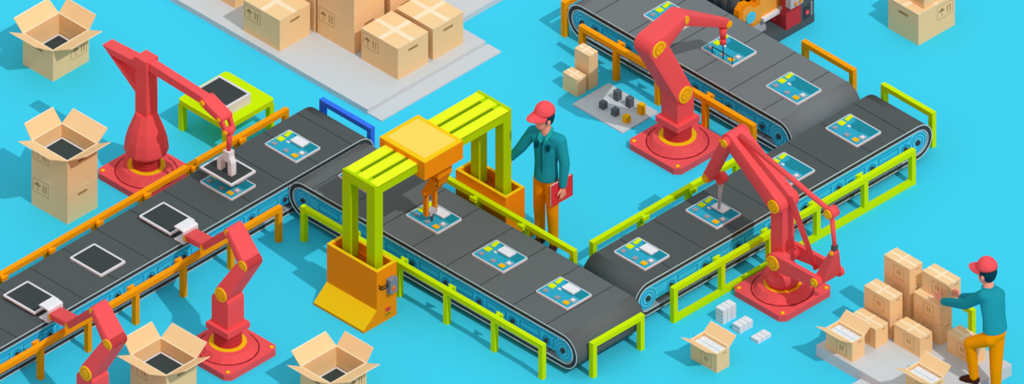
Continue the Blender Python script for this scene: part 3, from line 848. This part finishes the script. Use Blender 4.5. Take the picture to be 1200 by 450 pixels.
# ------------------------------------------------------------------ gantry
g0 = at(441.6, 382); GX, GY = g0[0], g0[1]
t = thing('gantry', 'lime gantry with orange pedestals and a yellow carriage straddling the grey conveyor', 'gantry', (GX, GY, 0))
bx_ = 67.7
def pedestal(y0, y1, wedge_dir):
    b = MB(); w = 3.2
    H = 62.8
    b.box(-bx_, 0, y0, y1, 0, 52)
    b.box(-bx_, 0, y0, y0+w, 52, H-.6); b.box(-bx_, 0, y1-w, y1, 52, H-.6); b.box(-bx_, -bx_+w, y0+w, y1-w, 52, H-.6); b.box(-w, 0, y0+w, y1-w, 52, H-.6)
    if wedge_dir < 0: b.prism([(y0, 0), (y0, 17.8), (y0-16, 2.2), (y0-18, 2.2), (y0-18, 0)], 'x', -bx_, 0)
    else: b.prism([(y1, 0), (y1, 17.8), (y1+16, 2.2), (y1+18, 2.2), (y1+18, 0)], 'x', -bx_, 0)
    o = part('pedestal', b, 'orange', t)
    rm = MB(); rm.box(-bx_, 0, y0, y0+w, H-.6, H); rm.box(-bx_, 0, y1-w, y1, H-.6, H); rm.box(-bx_, -bx_+w, y0+w, y1-w, H-.6, H); rm.box(-w, 0, y0+w, y1-w, H-.6, H)
    part('rim', rm, 'yel2', o)
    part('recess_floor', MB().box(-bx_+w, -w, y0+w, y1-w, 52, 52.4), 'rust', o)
    ws = MB()
    if wedge_dir < 0: ws.add([(-bx_, y0-.05, 18.1), (0, y0-.05, 18.1), (0, y0-18, 2.6), (-bx_, y0-18, 2.6), (-bx_, y0-.05, 17.5), (0, y0-.05, 17.5), (0, y0-18, 2.0), (-bx_, y0-18, 2.0)],
                             [(0,1,2,3),(7,6,5,4),(0,4,5,1),(1,5,6,2),(2,6,7,3),(3,7,4,0)])
    else: ws.add([(-bx_, y1+.05, 18.1), (0, y1+.05, 18.1), (0, y1+18, 2.6), (-bx_, y1+18, 2.6), (-bx_, y1+.05, 17.5), (0, y1+.05, 17.5), (0, y1+18, 2.0), (-bx_, y1+18, 2.0)],
                 [(0,1,2,3),(7,6,5,4),(0,4,5,1),(1,5,6,2),(2,6,7,3),(3,7,4,0)])
    part('toe_plate', ws, 'yel2', o)
    return o
ped = pedestal(0, 26.8, -1)
cbx = MB().box(0, 6, 12.5, 22.5, 33, 49); o = part('switch_box', cbx, 'steel', ped)
o.data.materials.clear(); o.data.materials.append(mat('switch_box_grey', (128, 142, 156), 0.7, 0.05))
lb = MB().box(6, 6.6, 14.6, 18.8, 36, 41); part('push_button', lb, 'gold', ped)
part('push_button', MB().cyl((6.6, 16.7, 38.5), (7.4, 16.7, 38.5), 1.4, n=12), 'red', ped)
cw = MB()
for zz in (41, 44):
    pts = [(0.3, 2.5, zz+2.2), (2.2, 4.5, zz+.6), (2.8, 8, zz), (2.6, 12.6, zz+.6)]
    for i in range(3): cw.cyl(pts[i], pts[i+1], .55, n=8)
part('cable', cw, 'black', ped)
pn = MB().box(0, .5, 10.5, 18.5, 4, 17); part('button_panel', pn, 'gold', ped)
part('display', MB().box(.5, .9, 11.5, 17.5, 11, 15), 'book', ped)
part('push_button', MB().cyl((.5, 13, 7.5), (1.1, 13, 7.5), 1.2, n=12), 'limed', ped)
part('push_button', MB().cyl((.5, 16.4, 7.5), (1.1, 16.4, 7.5), 1.2, n=12), 'limed', ped)
g1 = at(593.3, 295.3); pedestal(g1[1]-GY, g1[1]-GY+26, 1)
LX1 = 54.8-GX; LX0 = LX1-44; LY0 = -240.5-GY; LY1 = -55.5-GY; ZT = 152.9; s_ = 11
for x0 in (LX0, LX1-s_):
    for y0 in (LY0, LY1-s_): part('leg', MB().box(x0, x0+s_, y0, y0+s_, 52.4, ZT-11), 'limeg', t)
for x0 in (LX0, LX1-s_): part('side_beam', MB().box(x0, x0+s_, LY0+s_, LY1-s_, ZT-11, ZT-1.6), 'limeg', t)
for y0 in (LY0, LY1-s_): part('cross_beam', MB().box(LX0, LX1, y0, y0+s_, ZT-11, ZT-1.6), 'limeg', t)
part('end_trim', MB().box(LX0, LX1, LY0, LY0+3.4, ZT-1.6, ZT), 'limeg', t); part('end_trim', MB().box(LX0, LX1, LY1-3.4, LY1, ZT-1.6, ZT), 'limeg', t)
part('bed', MB().box(LX0+.3, LX1-.3, LY0+3.4, LY1-3.4, ZT-3.4, ZT-2.2), 'limed', t)
for k in range(3):
    x0 = LX0 + k*16.3
    part('slat', MB().box(x0, x0+11.4, LY0+3.4, LY1-3.4, ZT-2.2, ZT-.9), 'limeb', t)
# carriage
cy = -182.7-GY; cx = 64.5-GX
o = part('carriage', MB().box(cx-61, cx, cy, cy+52, 136.8, 157), 'orange', t)
part('top_plate', MB().box(cx-61, cx, cy, cy+52, 157, 157.8), 'yel2', o)
part('top_pad', MB().box(cx-56, cx-5, cy+5, cy+47, 157.8, 158.2), 'pale', o)
mx, my = 28-GX, -136-GY
part('mount', MB().box(mx-8, mx+22, my-14, my+5, 114, 136.8), 'orange', o)
def GP(u, v, y):
    p = at(u, v, 0); x = (u-600)/KX - (y+GY); z = .5*(x-(y+GY)) - (v-225); return (x-GX, y, z)
ja, jb = GP(508.2, 212.8, my-7), GP(497.2, 227.5, my-7)
am = MB().arm(ja, 6.2, 13, jb, 3.8, 13); am.arm(ja, 5.8, 12.6, (mx+16, my-6.6, 116), 5, 12.6)
part('arm', am, 'orange', o)
cap_ = MB().cyl((ja[0], ja[1]+.5, ja[2]), (ja[0], ja[1]-1.4, ja[2]), 4.8, n=22); cap_.cyl((ja[0], ja[1]-1.4, ja[2]), (ja[0], ja[1]-1.8, ja[2]), 3.0, n=18)
part('joint_cap', MB().cyl((jb[0], jb[1]+.5, jb[2]), (jb[0], jb[1]-1.2, jb[2]), 2.6, n=16), 'gold', o)
part('joint_cap', cap_, 'gold', o)
part('finger', MB().box(jb[0]-1.5, jb[0]+3, jb[1], jb[1]+3.2, 55.5, jb[2]), 'gold', o)
part('finger', MB().box(jb[0]-1.5, jb[0]+3, jb[1]+11.5, jb[1]+14.7, 55.5, jb[2]-2), 'gold', o)
part('nozzle_block', MB().box(mx-4.5, mx+1.5, my-4.2, my+4.8, 56, 61), 'steel', o)
part('nozzle', MB().cyl((mx-1, my, 57), (mx, my, BTOP+2.8), 3.0, .5, n=12), 'dark', o)

# ------------------------------------------------------------------ machine behind the top conveyor (cut by the frame)
q = at(912.7, 49.6)
MX, MY = 4.8, q[1]
t = thing('feeder_machine', 'dark machine with orange arm plate and red column, cut off behind the top conveyor', 'machine', (MX, MY, 0))
part('base', MB().box(-70, 0, -28, 48.5, 0, 8.6), 'dark', t)
def MP(u, v, x):
    y = (u-600)/KX - (x+MX) - MY; z = .5*((x+MX)-(y+MY)) - (v-225); return (y, z)
part('cabinet', MB().box(-34, -.3, 30.5, 48.2, 8.6, 70), 'dark', t)
pf = MB(); y0, z0 = MP(945.3, 14, 0); pf.box(-.3, .3, y0-4, y0+4, z0-7, z0+7); o = part('button_plate', pf, 'hub', t)
part('push_button', MB().cyl((.3, y0, z0), (1.4, y0, z0), 2.4, n=16), 'red', o)
yb, zb = MP(950.5, 9.3, 0)
hd = MB().box(-.3, .6, yb-.5, yb+.8, zb-8, zb+8); part('handle', hd, 'whiteg', t)
part('red_column', MB().box(-5.6, 0, 10.3, 30.3, 8.6, 72), 'red2', t)
part('red_trough', MB().prism([(-34, 8.6), (-5.6, 8.6), (-5.6, 26), (-8, 26), (-12, 12), (-34, 12)], 'y', 10.3, 24), 'red2', t)
yc, zc_ = MP(931.5, 1.5, 4)
sbx = part('switch_box', MB().box(0, 7, yc-8.5, yc+8.5, zc_-4, zc_+16), 'steel', t)
part('push_button', MB().cyl((7, yc-2, zc_-.2), (8.4, yc-2, zc_-.2), 1.8, n=14), 'gold', sbx)
part('push_button', MB().cyl((7, yc+4.2, zc_+.2), (8.4, yc+4.2, zc_+.2), 1.8, n=14), 'gold', sbx)
XP = -14
out = [(868, 24.5), (865.5, 21), (866.5, 14), (871, 6.5), (878, 3.5), (881.5, 6.3), (886, 4), (886.5, -14), (930, -30), (930, -2), (916.5, 9.5), (893, 24.5), (882, 32), (870, 26)]
poly = [MP(u, v, XP) for u, v in out]
part('arm_plate', MB().prism(poly, 'x', XP-7, XP), 'orange', t)
ins = [(872, 24.5), (869.5, 21), (870.5, 14.5), (874.5, 8.8), (880, 6.8), (884, 9.5), (890.5, 6), (890.5, -14), (930, -30), (930, -2), (915, 8.5), (893, 22), (882, 29)]
part('arm_inlay', MB().prism([MP(u, v, XP) for u, v in ins], 'x', XP, XP+.5), 'peach', t)
yd, zd = MP(879, 20, XP)
part('joint_disc', MB().cyl((XP+.5, yd, zd), (XP+1.6, yd, zd), 6.3, n=26), 'framel', t)
gb0, gb1 = MP(893, 24, XP+2), MP(917, 9.8, XP+2)
part('guide_bar', MB().prism([(gb0[0], gb0[1]-1), (gb1[0], gb1[1]-1), (gb1[0], gb1[1]+2.6), (gb0[0], gb0[1]+2.6)], 'x', XP+.5, XP+5), 'white', t)
yg, zg = MP(884, 38, XP-4)
part('saw_disc', MB().cyl((XP-4, yg, zg), (XP-1, yg, zg), 13, n=36), 'steel', t)
rl = MB(); 
for k in range(8):
    rl.cyl((-21.3-k*13.2, -16.4, 42), (-21.3-k*13.2-12.6, -16.4, 42), 19.5, n=28)
rl.cyl((-21.3, -16.4, 42), (-132, -16.4, 42), 18.4, n=28, m=1)
dr = part('drum', rl, ['dark', 'seam'], t)
part('drum_stand', MB().box(-120, -116, -20, -8, 0, 24).box(-40, -36, -20, -8, 8.6, 24), 'dark', t)

# ------------------------------------------------------------------ workers
def add_mods(o, vox, it=3):
    m = o.modifiers.new('remesh', 'REMESH'); m.mode = 'VOXEL'; m.voxel_size = vox*U; m.use_smooth_shade = True
    s = o.modifiers.new('smooth', 'SMOOTH'); s.iterations = it; s.factor = .5
    return o
def vadd(a, b, k=1): return (a[0]+b[0]*k, a[1]+b[1]*k, a[2]+b[2]*k)
def worker(name, label, base, J, F, HF):
    """J: joints as offsets from base; F body heading, HF head heading"""
    t = thing('person', label, 'person', base)
    L = (-F[1]*-1, 0)
    def fl(c, f, l, z, H=F): return (c[0]+f*H[0]-l*H[1], c[1]+f*H[1]+l*H[0], c[2]+z)
    b = MB()
    hd = J['head']
    b.blob(hd, (9.0, 8.0, 11.5), F=HF); b.blob(fl(hd, 2.2, 0, -7.5, HF), (6.2, 5.6, 7.0), fl(hd, 0, 0, 0, HF), (8.6, 7.8, 9), F=HF)
    b.blob(fl(hd, 8.2, 0, -.5, HF), (1.2, 1.1, 2.0), fl(hd, 9.8, 0, -4.2, HF), (1.4, 1.5, 1.3), F=HF)       # nose
    b.blob(fl(hd, 7.3, 0, -9.4, HF), (1.2, 2.6, .9), F=HF)                                                     # lips
    for s_ in (-1, 1):
        b.blob(fl(hd, -.6, 8.2*s_, -2.6, HF), (2.1, 1.2, 3.3), F=HF)                                           # ears
        b.blob(fl(hd, 7.6, 3.2*s_, .4, HF), (1.2, 1.9, 1.1), F=HF)                                             # eyelids
    b.blob(fl(hd, -1.5, 0, -10, HF), 5.0, J['neck'], 5.2, F=HF)
    b.blob(J['neck'], (4.5, 6, 4), J['chest'], (6, 10, 6), F=F); b.blob(J['chest'], (6, 10, 6), J['pelvis'], (6, 9, 6), F=F)
    for s_ in ('l', 'r'):
        b.blob(J['sh_'+s_], 3.8, J['el_'+s_], 3.3, F=F); b.blob(J['el_'+s_], 3.3, J['wr_'+s_], 2.6, F=F)
        b.blob(J['hip_'+s_], 5.2, J['kn_'+s_], 4, F=F); b.blob(J['kn_'+s_], 4, J['an_'+s_], 3, F=F)
        b.blob(J['sh_'+s_], 3.0, J['chest'], 5.0, F=F)
        w = J['wr_'+s_]; hdir, hn = Vector(J['hand_'+s_][0]).normalized(), Vector(J['hand_'+s_][1]).normalized()
        side = hdir.cross(hn).normalized() * J['hand_'+s_][2]      # towards the thumb
        w = Vector(w)
        pc = w + hdir*6.5
        b.blob(tuple(w+hdir*1), 2.5, tuple(w+hdir*3.0+side*1.4), 1.9, F=F)
        b.hull([tuple(w+hdir*a+side*c+hn*n_) for a, c0, c1 in ((1.5, -2.2, 2.2), (5, -3.3, 3.3), (8.6, -3.5, 3.2)) for c in (c0, c1) for n_ in (-1.0, 1.0)])
        for k, ln in enumerate((6.6, 7.4, 6.9, 5.2)):
            o0 = w + hdir*8.0 + side*(2.6-1.85*k); spread = side*(.16-.13*k)
            d1 = (hdir+spread).normalized(); d2 = (hdir+spread+hn*.35).normalized()
            p1 = o0 + d1*ln*.55; p2 = p1 + d2*ln*.45
            b.blob(tuple(o0), .95, tuple(p1), .88, F=F); b.blob(tuple(p1), .88, tuple(p2), .72, F=F)
        o0 = w + hdir*3.2 + side*2.4; p1 = o0 + (hdir*.55+side*.85)*3.2; p2 = p1 + (hdir*.9+side*.35+hn*.2)*3.0
        b.blob(tuple(o0), 1.3, tuple(p1), 1.1, F=F); b.blob(tuple(p1), 1.1, tuple(p2), .85, F=F)
    body = add_mods(part('body', b, 'skin', t), .55, 2)
    # hair
    h = MB(); h.blob(fl(hd, -2.4, 0, .6, HF), (8.4, 9.0, 9.6), fl(hd, -3.6, 0, -5.0, HF), (5.6, 7.0, 5.5), F=HF)
    for s_ in (-1, 1): h.blob(fl(hd, 1.6, 7.9*s_, 0, HF), (1.6, .9, 4.8), F=HF)
    add_mods(part('hair', h, 'hair', t), .7)
    # cap
    c = MB(); pts = []
    cc = fl(hd, -.6, 0, 5.0, HF)
    for i in range(0, 8):
        for j in range(24):
            a = math.pi/2*i/8; bb = 2*math.pi*j/24
            f, l, z = 10.6*math.cos(a)*math.cos(bb), 9.9*math.cos(a)*math.sin(bb), 11.6*math.sin(a)
            tilt = -.16*f
            pts.append(fl(cc, f, l, z+tilt*(0 if z > 6 else 1)*.6, HF))
    pts.append(fl(cc, 0, 0, 12.2, HF)); 
    c.hull(pts, 0, True); co = part('cap', c, 'cap', t)
    v = MB(); up, dn = [], []
    for j in range(13):
        a = math.radians(-78+156*j/12)
        for (rr, rs, zz) in ((8.5, 9.2, 1.0), (19.5, 10.0, -2.2)):
            f = max(rr*math.cos(a), 0) if rr > 10 else rr*math.cos(a); l = rs*math.sin(a)
            up.append(fl(cc, f, l, zz + 1.0 - abs(l)*.12 - (1.2 if rr > 10 else 0), HF))
    n = 13; vs = up + [(p[0], p[1], p[2]-1.1) for p in up]; fs = []
    for j in range(n-1):
        a0, a1, b0, b1 = 2*j, 2*j+1, 2*j+2, 2*j+3; o_ = 2*n
        fs += [(a0, b0, b1, a1), (a0+o_, a1+o_, b1+o_, b0+o_), (a1, b1, b1+o_, a1+o_), (a0, a0+o_, b0+o_, b0)]
    fs += [(0, 1, 1+2*n, 2*n), (2*n-2, 4*n-2, 4*n-1, 2*n-1)]
    part('visor', v.add(vs, fs), 'cap', co)
    # shirt
    s = MB()
    s.blob(J['hem'], (9.6, 12.6, 3), J['waist'], (8.6, 11.8, 5), F=F)
    s.blob(J['waist'], (8.6, 11.8, 5), J['chest'], (9.4, 13.0, 8), F=F)
    s.blob(J['chest'], (9.4, 13.0, 8), J['yoke'], (6.4, 10.5, 4), F=F)
    for k in ('l', 'r'):
        s.blob(J['sh_'+k], (6.4, 6.2, 6.4), J['yoke'], (6, 6, 4), F=F)
        s.blob(J['sh_'+k], 6.3, J['chest'], (8, 9, 6), F=F)
        s.blob(J['sh_'+k], 6.3, J['el_'+k], 5.4, F=F)
        w = Vector(J['wr_'+k]); e = Vector(J['el_'+k]); d = (w-e).normalized()
        s.blob(J['el_'+k], 5.4, tuple(w-d*2), 4.0, F=F)
    so = add_mods(part('shirt', s, 'shirt', t), .8, 5)
    cl = MB(); ctr = fl(J['neck'], .6, 0, .2)
    if not J.get('pockets'): cl.blob(fl(J['neck'], 0, 0, 0), (6.4, 7.4, 2.2), F=F)
    for s_ in ((-1, 1) if J.get('pockets') else ()):
        pts = [fl(J['neck'], f, l*s_, z) for f, l, z in ((-5, 1, 3.6), (-5, 6.2, 1.8), (2, 7.6, 0), (8.8, 5.4, -5.6), (9.6, .8, -11), (7.4, 2.6, -3.0), (1, 5.2, 4.0), (-4, 4, 4.4))]
        cl.hull(pts)
    add_mods(part('collar', cl, 'shirtl' if J.get('pockets') else 'shirt', so), .5, 2)
    if J.get('pockets'):
        for s_ in (-1, 1):
            ctr = fl(J['chest'], 9.3, 6.4*s_, 4.5)
            pm = MB(); pts = [fl(ctr, f, l*s_, z) for f in (-1.6, .7) for l in (-1.8, 1.8) for z in (-3.2, 3.2)]
            pm.hull(pts); part('pocket', pm, 'shirtd', so)
        pl = MB().hull([fl(J['chest'], f, l, z) for f, z in ((9.6, 9), (10.2, 0), (8.0, 0), (8, 9)) for l in (-.25, .25)])
        pl.hull([fl(J['chest'], f, l, z) for f, z in ((10.2, 0), (9.2, -20), (8.8, -32), (7, -32), (7, 0)) for l in (-.25, .25)])
        part('placket', pl, 'shirtd', so)
    # trousers
    s = MB()
    s.blob(J['pelvis'], (8.6, 11.6, 7), J['hip_l'], 7, F=F); s.blob(J['pelvis'], (8.6, 11.6, 7), J['hip_r'], 7, F=F)
    for k in ('l', 'r'):
        s.blob(J['hip_'+k], J.get('thigh', 7.2), J['kn_'+k], 6.0, F=F)
        a, kk = Vector(J['an_'+k]), Vector(J['kn_'+k]); d = (a-kk).normalized()
        s.blob(J['kn_'+k], 6.0, tuple(a+d*.5), 4.7, F=F)
    add_mods(part('trousers', s, 'trous', t), .8, 5)
    for k in ('l', 'r'):
        a = J['an_'+k]; ff = J['foot_'+k]; z0 = J['sole_'+k]
        s = MB()
        s.hull([fl((a[0], a[1], z0), f, l, z, ff) for f, l, z in
                [(-5, 2.6, 0), (-5, -2.6, 0), (-5, 2.4, 5), (-5, -2.4, 5), (-2, 3.4, 0), (-2, -3.4, 0), (8, 4.2, 0), (8, -4.2, 0), (14, 3, 0), (14, -3, 0), (15.6, 1, 0), (15.6, -1, 0),
                 (3, 3, 6.4), (3, -3, 6.4), (-3.5, 2.6, 8), (-3.5, -2.6, 8), (1.5, 2.6, 8), (1.5, -2.6, 8), (9, 3.4, 4), (9, -3.4, 4), (14.4, 2, 2.4), (14.4, -2, 2.4)]], 0, True)
        o = part('shoe', s, 'shoe', t)
        bv = o.modifiers.new('bevel', 'BEVEL'); bv.width = .8*U; bv.segments = 2
    return t

# standing worker
CAPT = 1
F1 = (.30, -.954)
def fl1(f, l, z): return (f*F1[0]-l*F1[1], f*F1[1]+l*F1[0], z)
J = dict(head=fl1(1.5, -1.5, 152.5), neck=fl1(0, 0, 135), yoke=fl1(-1, 0, 131), chest=fl1(0, 0, 118), waist=fl1(0, 0, 98), hem=fl1(0, 0, 81), pelvis=fl1(0, 0, 82),
         sh_l=fl1(-1, 14.5, 128), el_l=(19.5, 5.5, 104), wr_l=(20.4, 2.0, 79), hand_l=((-.02, .03, -1), (-1, 0, 0), -1),
         sh_r=fl1(-1, -14.5, 129), el_r=(-25, -9, 108), wr_r=(-35.5, -12.5, 92), hand_r=((-.35, -.1, -1), (0, -1, 0), 1),
         hip_l=fl1(0, 6.2, 78), kn_l=(8.6, 0, 44), an_l=(8.6, 1.5, 9), foot_l=(.45, -.893), sole_l=.0,
         hip_r=fl1(0, -6.2, 78), kn_r=(-8.2, -1, 44), an_r=(-8.6, 1.0, 9), foot_r=(.2, -.98), sole_r=.0, pockets=True)
b1 = at(640, 288.5)
worker('person', 'person in red cap and open-necked teal shirt standing behind the grey conveyor with a folder', b1, J, F1, (-.26, -.966))
fo = thing('folder', 'red folder with white page edges held in the standing worker\'s left hand', 'folder', (b1[0]+15.4, b1[1]-10.5, 59.5))
part('cover', MB().box(1.9, 2.4, 0, 28.8, 0, 24.6).box(0, .5, 0, 28.8, 0, 24.6).box(0, 2.4, 28.3, 28.8, 0, 24.6), 'book', fo)
part('pages', MB().box(.5, 1.9, .1, 28.3, .3, 24.3), 'white', fo)

# stepping worker
b2 = at(1164, 468)
def Q2_(u, v, t_):
    du, dv = u-1164, v-468; return (du/1.7320508 - t_, du/1.7320508 + t_, -dv - t_)
F2 = (-.95, .31)
n_ = math.hypot(*F2); F2 = (F2[0]/n_, F2[1]/n_)
def abs2(x, y, z): return (x-b2[0], y-b2[1], z)
J = dict(head=Q2_(1156, 318, 17), neck=Q2_(1158.5, 336, 15), yoke=Q2_(1161, 341, 14), chest=Q2_(1163, 353, 12), waist=Q2_(1165, 372, 8), hem=Q2_(1166, 386, 6), pelvis=Q2_(1166, 391, 5),
         sh_l=Q2_(1152.5, 346, 10), el_l=Q2_(1131, 356.5, 22), wr_l=abs2(486.5, 97.0, 66.5), hand_l=((-1, .18, .05), (0, 1, 0), -1),
         sh_r=Q2_(1170.5, 345, 17), el_r=Q2_(1146, 349, 34), wr_r=Q2_(1127, 348, 50), hand_r=((-1, -.05, 0), (0, -1, 0), 1),
         hip_l=Q2_(1160, 397, 3), kn_l=Q2_(1136.5, 402, 8.3), an_l=Q2_(1141.5, 439, 7.5), foot_l=(-.93, -.36), sole_l=PZ,
         hip_r=Q2_(1168, 397, 6), kn_r=Q2_(1167, 432, 1.5), an_r=Q2_(1167, 459, 0), foot_r=(-.97, .2), sole_r=0, thigh=8.0)
J['an_l'] = (J['an_l'][0], J['an_l'][1], PZ+8)
worker('person', 'person seen from behind in red cap, one foot up on the slab, moving a carton', b2, J, F2, (-.97, -.24))
